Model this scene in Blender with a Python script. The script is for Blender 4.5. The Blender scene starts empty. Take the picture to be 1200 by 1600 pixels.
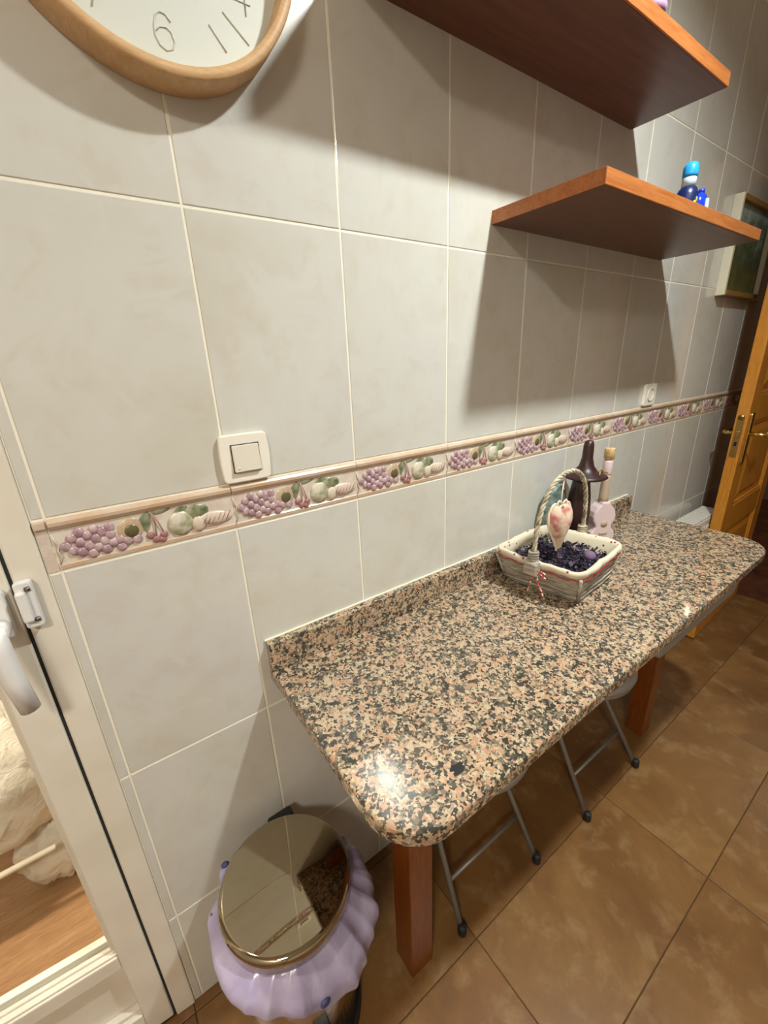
import bpy, bmesh, math, random
from mathutils import Vector, Matrix, noise
random.seed(7)
PI = math.pi
scn = bpy.context.scene
col = scn.collection

# ------------------------------------------------------------------ camera
yaw, pitch, roll = 0.6053, 0.3419, 0.0420
cam_d = bpy.data.cameras.new('camera'); cam = bpy.data.objects.new('camera', cam_d); col.objects.link(cam)
cam_d.sensor_fit = 'VERTICAL'; cam_d.sensor_height = 24.0; cam_d.lens = 24.0 * 653.3 / 1600
cam_d.clip_start = 0.01
fw = Vector((math.sin(yaw) * math.cos(pitch), math.cos(yaw) * math.cos(pitch), -math.sin(pitch)))
rt = Vector((math.cos(yaw), -math.sin(yaw), 0)); dn = fw.cross(rt)
r2 = math.cos(roll) * rt + math.sin(roll) * dn
d2 = -math.sin(roll) * rt + math.cos(roll) * dn
M4 = Matrix((r2, -d2, -fw)).transposed().to_4x4()
M4.translation = Vector((0.0736, -0.711, 1.357))
cam.matrix_world = M4
scn.camera = cam

# ------------------------------------------------------------------ world, view, lamps
w = bpy.data.worlds.new('world'); scn.world = w; w.use_nodes = True
w.node_tree.nodes['Background'].inputs[0].default_value = (0.9, 0.93, 1.0, 1)
w.node_tree.nodes['Background'].inputs[1].default_value = 0.02
scn.view_settings.view_transform = 'Standard'; scn.view_settings.look = 'None'
scn.view_settings.gamma = 1.0; scn.view_settings.use_curve_mapping = False
scn.view_settings.exposure = 0.12
LAMP_A = (1.03, -0.76, 2.485)      # the lamp whose shadows and highlights the photo shows
FILL_B = (-0.85, -1.55, 2.485)     # added fill light behind the viewer, raises the ambient level
POW_A, POW_B, POW_T = 1660.0, 84.0, 800.0


# ------------------------------------------------------------------ helpers
def lin(c):
    r = []
    for v in c[:3]:
        v = v / 255.0
        r.append(v / 12.92 if v <= 0.04045 else ((v + 0.055) / 1.055) ** 2.4)
    return (r[0], r[1], r[2], 1.0)


MATS = {}


def mat(name, c=(200, 200, 200), rough=0.5, metal=0.0, spec=0.5, coat=0.0, trans=0.0, emit=None, es=0.0, sub=0.0):
    m = bpy.data.materials.new(name); m.use_nodes = True
    b = m.node_tree.nodes['Principled BSDF']
    b.inputs['Base Color'].default_value = lin(c)
    b.inputs['Roughness'].default_value = rough
    b.inputs['Metallic'].default_value = metal
    b.inputs['Specular IOR Level'].default_value = spec
    b.inputs['Coat Weight'].default_value = coat
    b.inputs['Coat Roughness'].default_value = 0.04
    b.inputs['Transmission Weight'].default_value = trans
    if emit:
        b.inputs['Emission Color'].default_value = lin(emit); b.inputs['Emission Strength'].default_value = es
    MATS[name] = m
    return m


class NT:
    """tiny node-building helper"""
    def __init__(s, m):
        s.t = m.node_tree; s.b = s.t.nodes['Principled BSDF']

    def n(s, typ, **k):
        nd = s.t.nodes.new(typ)
        for a, v in k.items():
            if a.startswith('i_'):
                nd.inputs[a[2:].replace('_', ' ')].default_value = v
            else:
                setattr(nd, a, v)
        return nd

    def l(s, a, b):
        s.t.links.new(a, b)

    def coords(s, scale=(1, 1, 1), rnd=0.0, kind='Object'):
        tc = s.n('ShaderNodeTexCoord'); mp = s.n('ShaderNodeMapping')
        mp.inputs['Scale'].default_value = scale
        s.l(tc.outputs[kind], mp.inputs['Vector'])
        if rnd:
            oi = s.n('ShaderNodeObjectInfo'); vm = s.n('ShaderNodeVectorMath', operation='SCALE')
            vm.inputs[0].default_value = (rnd, rnd * .7, rnd * 1.3)
            s.l(oi.outputs['Random'], vm.inputs['Scale']); s.l(vm.outputs[0], mp.inputs['Location'])
        return mp.outputs[0]

    def ramp(s, fac, stops, interp='LINEAR'):
        r = s.n('ShaderNodeValToRGB'); r.color_ramp.interpolation = interp
        els = r.color_ramp.elements
        while len(els) < len(stops): els.new(0.5)
        for e, (p, c) in zip(els, stops):
            e.position = p; e.color = lin(c) if max(c) > 1.0 else (c[0], c[1], c[2], 1)
        s.l(fac, r.inputs[0]); return r.outputs[0]

    def noise(s, vec, scale, detail=4, rough=0.55, dist=0.0):
        n = s.n('ShaderNodeTexNoise'); n.inputs['Scale'].default_value = scale
        n.inputs['Detail'].default_value = detail; n.inputs['Roughness'].default_value = rough
        n.inputs['Distortion'].default_value = dist; s.l(vec, n.inputs['Vector']); return n.outputs

    def mix(s, fac, a, b, mode='MIX'):
        m = s.n('ShaderNodeMix', data_type='RGBA', blend_type=mode)
        for sock, v in ((m.inputs[0], fac), (m.inputs[6], a), (m.inputs[7], b)):
            if isinstance(v, (int, float)): sock.default_value = v
            elif isinstance(v, tuple): sock.default_value = lin(v)
            else: s.l(v, sock)
        return m.outputs[2]

    def bump(s, h, strength=0.2, dist=0.002):
        b = s.n('ShaderNodeBump'); b.inputs['Strength'].default_value = strength
        b.inputs['Distance'].default_value = dist; s.l(h, b.inputs['Height']); s.l(b.outputs[0], s.b.inputs['Normal'])

    def color(s, c):
        s.l(c, s.b.inputs['Base Color'])


def wood(name, c1, c2, c3, scale=(1, 1, 1), rough=0.4, coat=0.0, ring=14):
    m = mat(name, c2, rough, coat=coat); t = NT(m)
    v = t.coords(scale)
    n1 = t.noise(v, 3.0, 3, .5, .4)
    n2 = t.noise(v, ring, 6, .65, .8)
    a = t.ramp(n2[0], [(.3, c1), (.52, c2), (.72, c3)])
    t.color(t.mix(.25, a, t.ramp(n1[0], [(.35, c1), (.65, c3)])))
    t.bump(n2[0], .12, .001)
    return m


# ------------------------------------------------------------------ materials
m_tile = mat('wall_tile_glaze', (205, 194, 176), 0.24, spec=0.5, coat=0.5); t = NT(m_tile)
v = t.coords((1, 1, 1), 9.0)
n1 = t.noise(v, 3.2, 4, .55, .6); n2 = t.noise(v, 7.0, 6, .6, 1.6); n3 = t.noise(v, 22, 3, .5)
base = t.ramp(n1[0], [(.3, (202, 198, 186)), (.5, (209, 208, 200)), (.7, (206, 204, 199))])
vein = t.ramp(n2[0], [(.40, (0, 0, 0)), (.49, (.9, .9, .9)), (.52, (.9, .9, .9)), (.60, (0, 0, 0))])
msk = t.ramp(n3[0], [(.45, (0, 0, 0)), (.7, (1., 1., 1.))])
vm = t.mix(1.0, vein, msk, 'MULTIPLY'); sc = t.mix(1.0, vm, (130, 130, 130), 'MULTIPLY')
t.color(t.mix(sc, base, (186, 168, 140)))
t.bump(n1[0], .10, .004)

m_grout = mat('cream_grout', (240, 234, 216), 0.7)
m_border = mat('border_cream', (211, 199, 182), 0.2, coat=.2); t = NT(m_border)
v = t.coords((1, 1, 1), 5.0); n1 = t.noise(v, 40, 4)
t.color(t.ramp(n1[0], [(.35, (205, 186, 172)), (.6, (219, 210, 196))]))
m_ledge = mat('border_ledge', (198, 172, 148), 0.22, coat=.2); t = NT(m_ledge)
v = t.coords((1, 1, 1), 5.0); n1 = t.noise(v, 25, 4)
t.color(t.ramp(n1[0], [(.35, (200, 170, 142)), (.62, (206, 186, 166))]))
m_grape = mat('glaze_grape', (176, 146, 152), .25, coat=.2); t = NT(m_grape)
t.color(t.ramp(t.noise(t.coords(), 70, 2)[0], [(.35, (160, 126, 136)), (.65, (200, 176, 176))]))
m_leaf = mat('glaze_leaf', (112, 124, 92), .3, coat=.2); t = NT(m_leaf)
t.color(t.ramp(t.noise(t.coords(), 60, 3)[0], [(.35, (88, 100, 70)), (.65, (160, 160, 130))]))
m_figd = mat('glaze_fig_dark', (96, 92, 60), .3, coat=.2)
m_fig = mat('glaze_fig', (196, 172, 140), .25, coat=.2); t = NT(m_fig)
t.color(t.ramp(t.noise(t.coords(), 50, 2)[0], [(.35, (176, 146, 122)), (.65, (208, 190, 160))]))
m_cherry = mat('glaze_cherry', (160, 112, 112), .25, coat=.2)
m_apple = mat('glaze_apple', (200, 192, 168), .25, coat=.2); t = NT(m_apple)
t.color(t.ramp(t.noise(t.coords(), 45, 2)[0], [(.4, (160, 160, 128)), (.6, (214, 204, 186))]))
m_bread = mat('glaze_bread', (212, 196, 178), .25, coat=.2)
m_stem = mat('glaze_stem', (170, 124, 112), .3)

m_floor = mat('floor_tile_stone', (112, 82, 50), 0.34, spec=.4); t = NT(m_floor)
v = t.coords((1, 1, 1), 11.0)
n1 = t.noise(v, 3.5, 5, .6, .5); n2 = t.noise(v, 14, 5, .6, .3); n3 = t.noise(v, 90, 3, .6)
a = t.ramp(n1[0], [(.3, (98, 66, 34)), (.5, (117, 82, 45)), (.7, (133, 98, 56))])
b = t.ramp(n2[0], [(.52, (0, 0, 0)), (.72, (.6, .6, .6))])
c = t.mix(b, a, (150, 122, 84)); c = t.mix(.10, c, n3[1], 'OVERLAY'); t.color(c)
t.bump(n2[0], .12, .003)
m_fgrout = mat('floor_grout', (66, 46, 26), 0.9)
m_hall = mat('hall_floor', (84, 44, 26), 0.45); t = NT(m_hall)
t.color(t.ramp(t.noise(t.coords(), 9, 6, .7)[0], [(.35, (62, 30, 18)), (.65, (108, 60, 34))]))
m_lam = wood('terrace_laminate', (144, 106, 70), (168, 130, 92), (188, 150, 112), (1.2, 9, 1), .4)
m_paint = mat('room_paint', (206, 200, 190), .8)
m_ceil = mat('ceiling_paint', (222, 218, 210), .85)
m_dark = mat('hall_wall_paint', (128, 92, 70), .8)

m_gran = mat('pink_granite', (180, 150, 125), 0.07, coat=.3); t = NT(m_gran)
tc = t.coords((1, 1, 1))
dn_ = t.noise(tc, 90, 3, .6)
off = t.n('ShaderNodeVectorMath', operation='MULTIPLY_ADD')
t.l(dn_[1], off.inputs[0]); off.inputs[1].default_value = (.012,) * 3; t.l(tc, off.inputs[2])
vv = off.outputs[0]


def voro(sc):
    n = t.n('ShaderNodeTexVoronoi'); n.inputs['Scale'].default_value = sc; t.l(vv, n.inputs['Vector'])
    s_ = t.n('ShaderNodeSeparateColor'); t.l(n.outputs['Color'], s_.inputs[0]); return s_


va = voro(120); vb = voro(270)
big = t.noise(tc, 42, 2, .5)
mx = t.n('ShaderNodeMath', operation='MULTIPLY_ADD'); t.l(big[0], mx.inputs[0]); mx.inputs[1].default_value = .9
t.l(va.outputs[0], mx.inputs[2])
ms = t.n('ShaderNodeMath', operation='MULTIPLY'); t.l(mx.outputs[0], ms.inputs[0]); ms.inputs[1].default_value = .53
ca = t.ramp(ms.outputs[0], [(0, (60, 59, 54)), (.32, (84, 80, 71)), (.42, (118, 108, 92)), (.50, (188, 158, 130)),
                            (.59, (180, 140, 112)), (.68, (186, 168, 140)), (.80, (182, 148, 120))], 'CONSTANT')
cb = t.ramp(vb.outputs[1], [(0, (64, 61, 54)), (.36, (164, 142, 116)), (.66, (190, 175, 147)), (.86, (122, 112, 94))], 'CONSTANT')
pick = t.ramp(vb.outputs[2], [(0, (0, 0, 0)), (.62, (1., 1., 1.))], 'CONSTANT')
t.color(t.mix(pick, ca, cb))

m_orange = wood('orange_pine', (146, 80, 34), (172, 102, 50), (190, 126, 72), (1.2, 22, 22), .42, .1)
m_shelfu = mat('brown_laminate', (92, 54, 36), .35); t = NT(m_shelfu)
t.color(t.ramp(t.noise(t.coords((1, 14, 14)), 5, 5)[0], [(.35, (94, 52, 32)), (.65, (110, 66, 44))]))
m_leg = wood('red_brown_leg', (100, 46, 12), (124, 64, 20), (142, 80, 30), (14, 14, 1.5), .35, .1)
m_door = wood('honey_pine_door', (172, 106, 28), (198, 130, 40), (214, 150, 58), (14, 14, 1.2), .3, .3)
m_brass = mat('brass', (222, 190, 110), .22, metal=1.0)
m_brassd = mat('dull_brass', (176, 142, 84), .38, metal=1.0)
m_clockw = wood('pale_beech', (190, 150, 104), (206, 166, 118), (218, 182, 136), (4, 4, 20), .5)
m_face = mat('clock_face', (212, 216, 208), .6)
m_digit = mat('grey_print', (210, 210, 199), .7)
m_hand = mat('clock_hand_grey', (196, 194, 182), .5)
m_white = mat('white_plastic', (238, 232, 218), .3)
m_rocker = mat('rocker_plastic', (222, 214, 198), .3)
m_pvc = mat('white_lacquered_frame', (226, 219, 204), .35, coat=.1); t = NT(m_pvc)
t.color(t.ramp(t.noise(t.coords(), 8, 3)[0], [(.35, (220, 212, 196)), (.65, (230, 224, 210))]))
m_hard = mat('white_handle', (224, 222, 220), .3)
m_gasket = mat('dark_gasket', (38, 44, 46), .7)
m_screw = mat('steel_screw', (120, 116, 112), .35, metal=.9)
m_steel = mat('brushed_steel', (196, 186, 168), .10, metal=1.0); t = NT(m_steel)
t.bump(t.noise(t.coords((1, 1, 30)), 10, 2)[0], .02, .0005)
m_mirror = mat('polished_steel_lid', (178, 166, 142), .035, metal=1.0)
m_black = mat('black_plastic', (26, 24, 24), .45)
m_bag = mat('lilac_bag', (160, 150, 182), .22, trans=0.0, spec=.5); t = NT(m_bag)
t.b.inputs['Subsurface Weight'].default_value = .0
t.color(t.ramp(t.noise(t.coords(), 12, 4)[0], [(.35, (148, 138, 170)), (.65, (172, 164, 192))]))
t.bump(t.noise(t.coords((1, 1, .45)), 16, 3, .5, 1.2)[0], .5, .006)
m_bagd = mat('blue_drawtape', (62, 68, 110), .5)
m_wbag = mat('white_bag', (236, 230, 220), .35); t = NT(m_wbag)
t.color(t.ramp(t.noise(t.coords(), 9, 4)[0], [(.35, (224, 218, 204)), (.65, (244, 240, 232))]))
t.bump(t.noise(t.coords(), 22, 5, .6, 1.5)[0], .6, .01)
m_red = mat('red_print', (196, 60, 72), .5)
m_grey = mat('grey_tube', (140, 138, 134), .42, metal=.4)
m_seat = mat('grey_vinyl', (150, 146, 142), .5); t = NT(m_seat)
t.bump(t.noise(t.coords(), 60, 3)[0], .15, .002)
m_rub = mat('rubber_foot', (30, 27, 28), .6)
m_bark = mat('grey_bark', (150, 136, 116), .85); t = NT(m_bark)
n1 = t.noise(t.coords((6, 6, 40)), 5, 6, .7); t.color(t.ramp(n1[0], [(.3, (112, 104, 94)), (.5, (164, 156, 142)), (.7, (204, 196, 178))]))
t.bump(n1[0], .6, .003)
m_cord = mat('handle_cane', (190, 176, 146), .7); t = NT(m_cord)
n1 = t.noise(t.coords(), 60, 4, .6); t.color(t.ramp(n1[0], [(.35, (128, 112, 86)), (.6, (206, 196, 170))])); t.bump(n1[0], .4, .002)
m_cloth = mat('dotted_cloth', (214, 204, 178), .9); t = NT(m_cloth)
vo = t.n('ShaderNodeTexVoronoi'); vo.inputs['Scale'].default_value = 60; t.l(t.coords(), vo.inputs['Vector'])
t.color(t.mix(t.ramp(vo.outputs['Distance'], [(0, (1., 1., 1.)), (.17, (0, 0, 0))], 'CONSTANT'), (214, 204, 180), (140, 44, 54)))
t.bump(t.noise(t.coords(), 30, 3)[0], .3, .004)
m_heart = mat('rose_cloth', (224, 200, 182), .9); t = NT(m_heart)
n1 = t.noise(t.coords(), 42, 3, .5); t.color(t.ramp(n1[0], [(.5, (212, 190, 166)), (.6, (200, 140, 130)), (.72, (184, 88, 94))]))
m_lace = mat('cream_lace', (234, 222, 196), .9)
m_twine = mat('red_white_twine', (200, 60, 60), .8); t = NT(m_twine)
wv = t.n('ShaderNodeTexNoise'); wv.inputs['Scale'].default_value = 190; t.l(t.coords(), wv.inputs['Vector'])
t.color(t.ramp(wv.outputs[0], [(.0, (176, 28, 44)), (.53, (232, 218, 206))], 'CONSTANT'))
m_redt = mat('red_thread', (176, 44, 54), .8)
m_pot = mat('dried_petals', (60, 48, 74), .8); t = NT(m_pot)
t.color(t.ramp(t.noise(t.coords(), 40, 3)[0], [(.35, (34, 28, 40)), (.5, (56, 48, 66)), (.7, (104, 92, 116))]))
m_ball = mat('purple_ball', (118, 96, 126), .8); t = NT(m_ball)
t.bump(t.noise(t.coords(), 120, 3)[0], .6, .003)
m_pink = mat('pink_ceramic', (218, 196, 196), .28, coat=.2)
m_neck = mat('sand_neck', (186, 164, 140), .5)
m_cork = mat('cork', (206, 176, 124), .85); t = NT(m_cork)
t.color(t.ramp(t.noise(t.coords(), 160, 3)[0], [(.35, (184, 148, 98)), (.6, (218, 192, 142))]))
m_wine = mat('dark_brown_gloss', (50, 24, 24), .4, coat=.1)
m_gold = mat('gold_cord', (214, 178, 92), .35, metal=.7)
m_teal = mat('teal_glass', (112, 134, 130), .18, coat=.5); t = NT(m_teal)
t.color(t.ramp(t.noise(t.coords(), 55, 3)[0], [(.35, (86, 106, 104)), (.65, (150, 168, 160))]))
m_silver = mat('silver_dot', (190, 190, 196), .2, metal=1.0)
m_blue = mat('blue_soap', (24, 60, 190), .15, coat=.4)
m_cyan = mat('light_blue_cap', (40, 160, 235), .3)
m_navy = mat('navy_label', (22, 36, 84), .3)
m_wlab = mat('white_label', (206, 228, 240), .4)
m_yel = mat('yellow_print', (178, 170, 70), .5)
m_rad = mat('radiator_enamel', (222, 218, 208), .35)
m_pict = mat('landscape_print', (110, 112, 84), .6); t = NT(m_pict)
gx = t.n('ShaderNodeSeparateXYZ'); t.l(t.coords(), gx.inputs[0])
nn = t.noise(t.coords(), 16, 5, .65)
ad = t.n('ShaderNodeMath', operation='MULTIPLY_ADD'); t.l(gx.outputs[2], ad.inputs[0]); ad.inputs[1].default_value = 2.2; t.l(nn[0], ad.inputs[2])
t.color(t.ramp(ad.outputs[0], [(.15, (104, 92, 42)), (.42, (66, 72, 40)), (.6, (92, 104, 78)), (.8, (150, 162, 156)), (1., (168, 178, 176))]))
m_frame = mat('ivory_frame', (214, 208, 186), .45)
m_framew = wood('olive_wood_frame', (112, 84, 40), (136, 104, 54), (156, 122, 70), (20, 4, 4), .5)
m_lilac = mat('lilac_candle', (176, 140, 176), .5)
m_key = mat('keyhole', (20, 14, 10), .8)
m_silic = mat('white_sealant', (240, 236, 214), .6)

m_glass = bpy.data.materials.new('clear_glass'); m_glass.use_nodes = True
gt = m_glass.node_tree; gt.nodes.clear()
go = gt.nodes.new('ShaderNodeOutputMaterial'); gm = gt.nodes.new('ShaderNodeMixShader')
g1 = gt.nodes.new('ShaderNodeBsdfTransparent'); g2 = gt.nodes.new('ShaderNodeBsdfGlossy'); gf = gt.nodes.new('ShaderNodeFresnel')
g1.inputs[0].default_value = (.97, .98, .97, 1); g2.inputs['Roughness'].default_value = .02; gf.inputs[0].default_value = 1.35
gg = gt.nodes.new('ShaderNodeNewGeometry'); gs = gt.nodes.new('ShaderNodeMath'); gs.operation = 'SUBTRACT'; gs.inputs[0].default_value = 1.0
gp = gt.nodes.new('ShaderNodeMath'); gp.operation = 'MULTIPLY'
gt.links.new(gg.outputs['Backfacing'], gs.inputs[1]); gt.links.new(gs.outputs[0], gp.inputs[0]); gt.links.new(gf.outputs[0], gp.inputs[1])
gt.links.new(gp.outputs[0], gm.inputs[0]); gt.links.new(g1.outputs[0], gm.inputs[1]); gt.links.new(g2.outputs[0], gm.inputs[2])
gt.links.new(gm.outputs[0], go.inputs[0])


# ------------------------------------------------------------------ mesh building
class MB:
    """collects shapes with material slots and links them as one mesh object"""
    def __init__(s):
        s.v = []; s.f = []; s.m = []; s.mats = []; s.sm = []

    def mi(s, m):
        if m not in s.mats: s.mats.append(m)
        return s.mats.index(m)

    def add(s, vs, fs, m, smooth=False):
        o = len(s.v); s.v += [tuple(p) for p in vs]; k = s.mi(m)
        for f in fs:
            s.f.append(tuple(i + o for i in f)); s.m.append(k); s.sm.append(smooth)
        return s

    def box(s, a, b, m, bev=0.0, M=None, seg=2):
        bm = bmesh.new(); bmesh.ops.create_cube(bm, size=1)
        for q in bm.verts:
            q.co = Vector(((a[i] + b[i]) / 2 + q.co[i] * abs(b[i] - a[i]) for i in range(3)))
        if bev: bmesh.ops.bevel(bm, geom=bm.edges[:], offset=bev, segments=seg, affect='EDGES', profile=.5)
        return s.bm(bm, m, M)

    def bm(s, bm, m, M=None, smooth=False):
        if M: bm.transform(M)
        bm.verts.index_update()
        s.add([q.co for q in bm.verts], [[q.index for q in f.verts] for f in bm.faces], m, smooth)
        bm.free(); return s

    def prism(s, pts, y0, y1, m, bev=0.0, axis='y', M=None, seg=2):
        """outline pts extruded; axis y: pts are (x,z); axis z: pts are (x,y)"""
        bm = bmesh.new()
        if axis == 'y': P = [(p[0], y0, p[1]) for p in pts]; d = (0, y1 - y0, 0)
        else: P = [(p[0], p[1], y0) for p in pts]; d = (0, 0, y1 - y0)
        f = bm.faces.new([bm.verts.new(p) for p in P])
        r = bmesh.ops.extrude_face_region(bm, geom=[f])
        bmesh.ops.translate(bm, vec=d, verts=[g for g in r['geom'] if isinstance(g, bmesh.types.BMVert)])
        bmesh.ops.recalc_face_normals(bm, faces=bm.faces[:])
        if bev:
            es = [e for e in bm.edges if len(e.link_faces) == 2 and any(len(q.verts) > 4 for q in e.link_faces)]
            bmesh.ops.bevel(bm, geom=es, offset=bev, segments=seg, affect='EDGES', profile=.5)
        return s.bm(bm, m, M)

    def lathe(s, prof, m, c=(0, 0, 0), n=32, M=None, smooth=True, cap=True):
        vs = []; fs = []
        for r, z in prof:
            for k in range(n):
                a = 2 * PI * k / n; vs.append(Vector((r * math.cos(a), r * math.sin(a), z)))
        for i in range(len(prof) - 1):
            for k in range(n):
                k2 = (k + 1) % n; fs.append((i * n + k, i * n + k2, (i + 1) * n + k2, (i + 1) * n + k))
        if cap:
            if prof[0][0] > 1e-4: fs.append(tuple(range(n))[::-1])
            if prof[-1][0] > 1e-4: fs.append(tuple((len(prof) - 1) * n + k for k in range(n)))
        if M: vs = [M @ q for q in vs]
        vs = [q + Vector(c) for q in vs]
        return s.add(vs, fs, m, smooth)

    def tube(s, path, r, m, n=8, closed=False, smooth=True, flat=1.0):
        P = [Vector(p) for p in path]; N = len(P); vs = []; fs = []
        rr = r if isinstance(r, (list, tuple)) else [r] * N
        up = None
        for i in range(N):
            if closed: tg = P[(i + 1) % N] - P[i - 1]
            else: tg = P[min(i + 1, N - 1)] - P[max(i - 1, 0)]
            tg.normalize()
            if up is None:
                up = Vector((0, 0, 1)) if abs(tg.z) < .9 else Vector((1, 0, 0))
            up = (up - tg * up.dot(tg)); up.normalize(); sd = tg.cross(up)
            for k in range(n):
                a = 2 * PI * k / n; vs.append(P[i] + rr[i] * (math.cos(a) * up * flat + math.sin(a) * sd))
        R = N if closed else N - 1
        for i in range(R):
            j = (i + 1) % N
            for k in range(n):
                k2 = (k + 1) % n; fs.append((i * n + k, i * n + k2, j * n + k2, j * n + k))
        if not closed:
            fs.append(tuple(range(n))[::-1]); fs.append(tuple((N - 1) * n + k for k in range(n)))
        return s.add(vs, fs, m, smooth)

    def ball(s, c, r, m, seg=12, M=None):
        bm = bmesh.new(); bmesh.ops.create_uvsphere(bm, u_segments=seg, v_segments=max(6, seg // 2), radius=1)
        r = r if isinstance(r, (list, tuple)) else (r, r, r)
        for q in bm.verts: q.co = Vector((q.co.x * r[0], q.co.y * r[1], q.co.z * r[2]))
        if M: bm.transform(M)
        bm.transform(Matrix.Translation(c))
        return s.bm(bm, m, None, True)

    def mesh(s, name):
        me = bpy.data.meshes.new(name); me.from_pydata(s.v, [], s.f)
        for m in s.mats: me.materials.append(m)
        me.polygons.foreach_set('material_index', s.m); me.polygons.foreach_set('use_smooth', s.sm)
        me.validate(); me.update(); return me

    def build(s, name, parent=None, loc=None):
        """vertices are given in world space; loc is the object's origin"""
        if loc is None:
            if parent is not None: loc = ORG[parent.name]
            else:
                xs = list(zip(*s.v)); loc = ((min(xs[0]) + max(xs[0])) / 2, (min(xs[1]) + max(xs[1])) / 2, min(xs[2]))
        L = Vector(loc); s.v = [tuple(Vector(p) - L) for p in s.v]
        o = bpy.data.objects.new(name, s.mesh(name)); col.objects.link(o)
        o.parent = parent
        o.location = L - (Vector(ORG[parent.name]) if parent is not None else Vector((0, 0, 0)))
        ORG[o.name] = tuple(L)
        return o


ORG = {}


def empty(name, loc, label=None, cat=None, group=None, kind=None):
    o = bpy.data.objects.new(name, None); o.empty_display_size = .05; col.objects.link(o)
    o.location = loc; ORG[o.name] = tuple(loc); tag(o, label, cat, group, kind); return o


def tag(o, label=None, cat=None, group=None, kind=None):
    if label: o['label'] = label
    if cat: o['category'] = cat
    if group: o['group'] = group
    if kind: o['kind'] = kind
    return o


def rectpts(x0, x1, z0, z1, r, n=5):
    P = []
    for cx, cz, a0 in ((x1 - r, z1 - r, 0), (x0 + r, z1 - r, 90), (x0 + r, z0 + r, 180), (x1 - r, z0 + r, 270)):
        for k in range(n + 1):
            a = math.radians(a0 + 90 * k / n); P.append((cx + r * math.cos(a), cz + r * math.sin(a)))
    return P


# ------------------------------------------------------------------ wall with its tiles
XE = 2.97; TW = .25; G = .0017
wall = empty('wall_back', (0, 0, 0), 'long tiled kitchen wall behind the granite table', None, None, 'structure')
mb = MB(); mb.box((-.016, .0012, 0), (XE + .1, .12, 2.5), m_grout); mb.box((-1.0, .0045, 2.12), (-.016, .12, 2.5), m_grout)
mb.box((-1.2, .0045, 0), (-.94, .12, 2.5), m_grout)
mb.build('wall_core', wall)
Z0, Z1, Z2, Z3 = 1.094, 1.174, 1.5715, 1.969
rows = [(0, .294), (.294, .694), (.694, Z0), (Z1, Z2), (Z2, Z3), (Z3, 2.3665), (2.3665, 2.5)]
cache = {}


def tile_mesh(wd, h, m, d, nm, axis='y'):
    key = (round(wd, 4), round(h, 4), m.name, axis)
    if key in cache: return cache[key]
    q = MB(); a, b, e = wd / 2, h / 2, .0012
    vs = []
    for y, k in ((d, 0), (e * .7, 0), (0, e)):
        for x, z in ((-a + k, -b + k), (a - k, -b + k), (a - k, b - k), (-a + k, b - k)):
            vs.append((x, y, z) if axis == 'y' else (x, z, -y))
    fs = [(8, 9, 10, 11)]
    for i in (0, 4):
        for k in range(4):
            k2 = (k + 1) % 4; fs.append((i + k, i + k2, i + 4 + k2, i + 4 + k))
    q.add(vs, fs, m)
    cache[key] = q.mesh(nm); return cache[key]


def put(name, me, loc, parent):
    o = bpy.data.objects.new(name, me); col.objects.link(o); o.parent = parent
    o.location = Vector(loc) - Vector(ORG[parent.name]); ORG[o.name] = tuple(loc); return o


for z0, z1 in rows:
    for c in range(-1, 12):
        x0, x1 = c * TW, min((c + 1) * TW, XE)
        if c == -1:
            if z0 > 2.1: continue
            x0 = -.016
        wd = x1 - x0 - 2 * G; h = z1 - z0 - 2 * G
        put('tile', tile_mesh(wd, h, m_tile, .003, 'tile'), ((x0 + x1) / 2, random.uniform(-.0001, .0001), (z0 + z1) / 2), wall)


# listello: one shared mesh, glazed fruit relief
def arc_leaf(q, cx, cz, L, wd, ang, m):
    n = 7; vs = []; fs = []
    ca, sa = math.cos(ang), math.sin(ang)
    for i in range(n):
        tt = i / (n - 1); hw = wd * math.sin(PI * tt) ** .8; x = (tt - .5) * L; cy = .1 * L * math.sin(PI * tt)
        for zz, y in ((-hw, 0.0002), (0, -.0022 * math.sin(PI * tt) - .0004), (hw, 0.0002)):
            zz += cy; vs.append((cx + x * ca - zz * sa, y, cz + x * sa + zz * ca))
    for i in range(n - 1):
        for k in range(2): fs.append((i * 3 + k, (i + 1) * 3 + k, (i + 1) * 3 + k + 1, i * 3 + k + 1))
    q.add(vs, fs, m, True)


def border_mesh():
    q = MB(); W_, H_ = .25 - .0016, .08 - .003
    a, b = W_ / 2, H_ / 2
    prof = [(-b, .006), (-b, .001), (-b + .0015, -.0006), (-b + .007, -.0012), (-b + .009, .0004), (b - .017, .0004),
            (b - .0155, -.002), (b - .010, -.0055), (b - .005, -.006), (b - .0015, -.0035), (b, -.0005), (b, .006)]
    for i in range(len(prof) - 1):
        (z0, y0), (z1, y1) = prof[i], prof[i + 1]
        m = m_border if (i == 4) else m_ledge
        q.add([(-a, y0, z0), (a, y0, z0), (a, y1, z1), (-a, y1, z1)], [(0, 1, 2, 3)], m, False)
    for sx in (-a, a):
        q.add([(sx, y, z) for z, y in prof], [tuple(range(len(prof)))], m_border)
    return q.mesh('border_tile')


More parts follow.
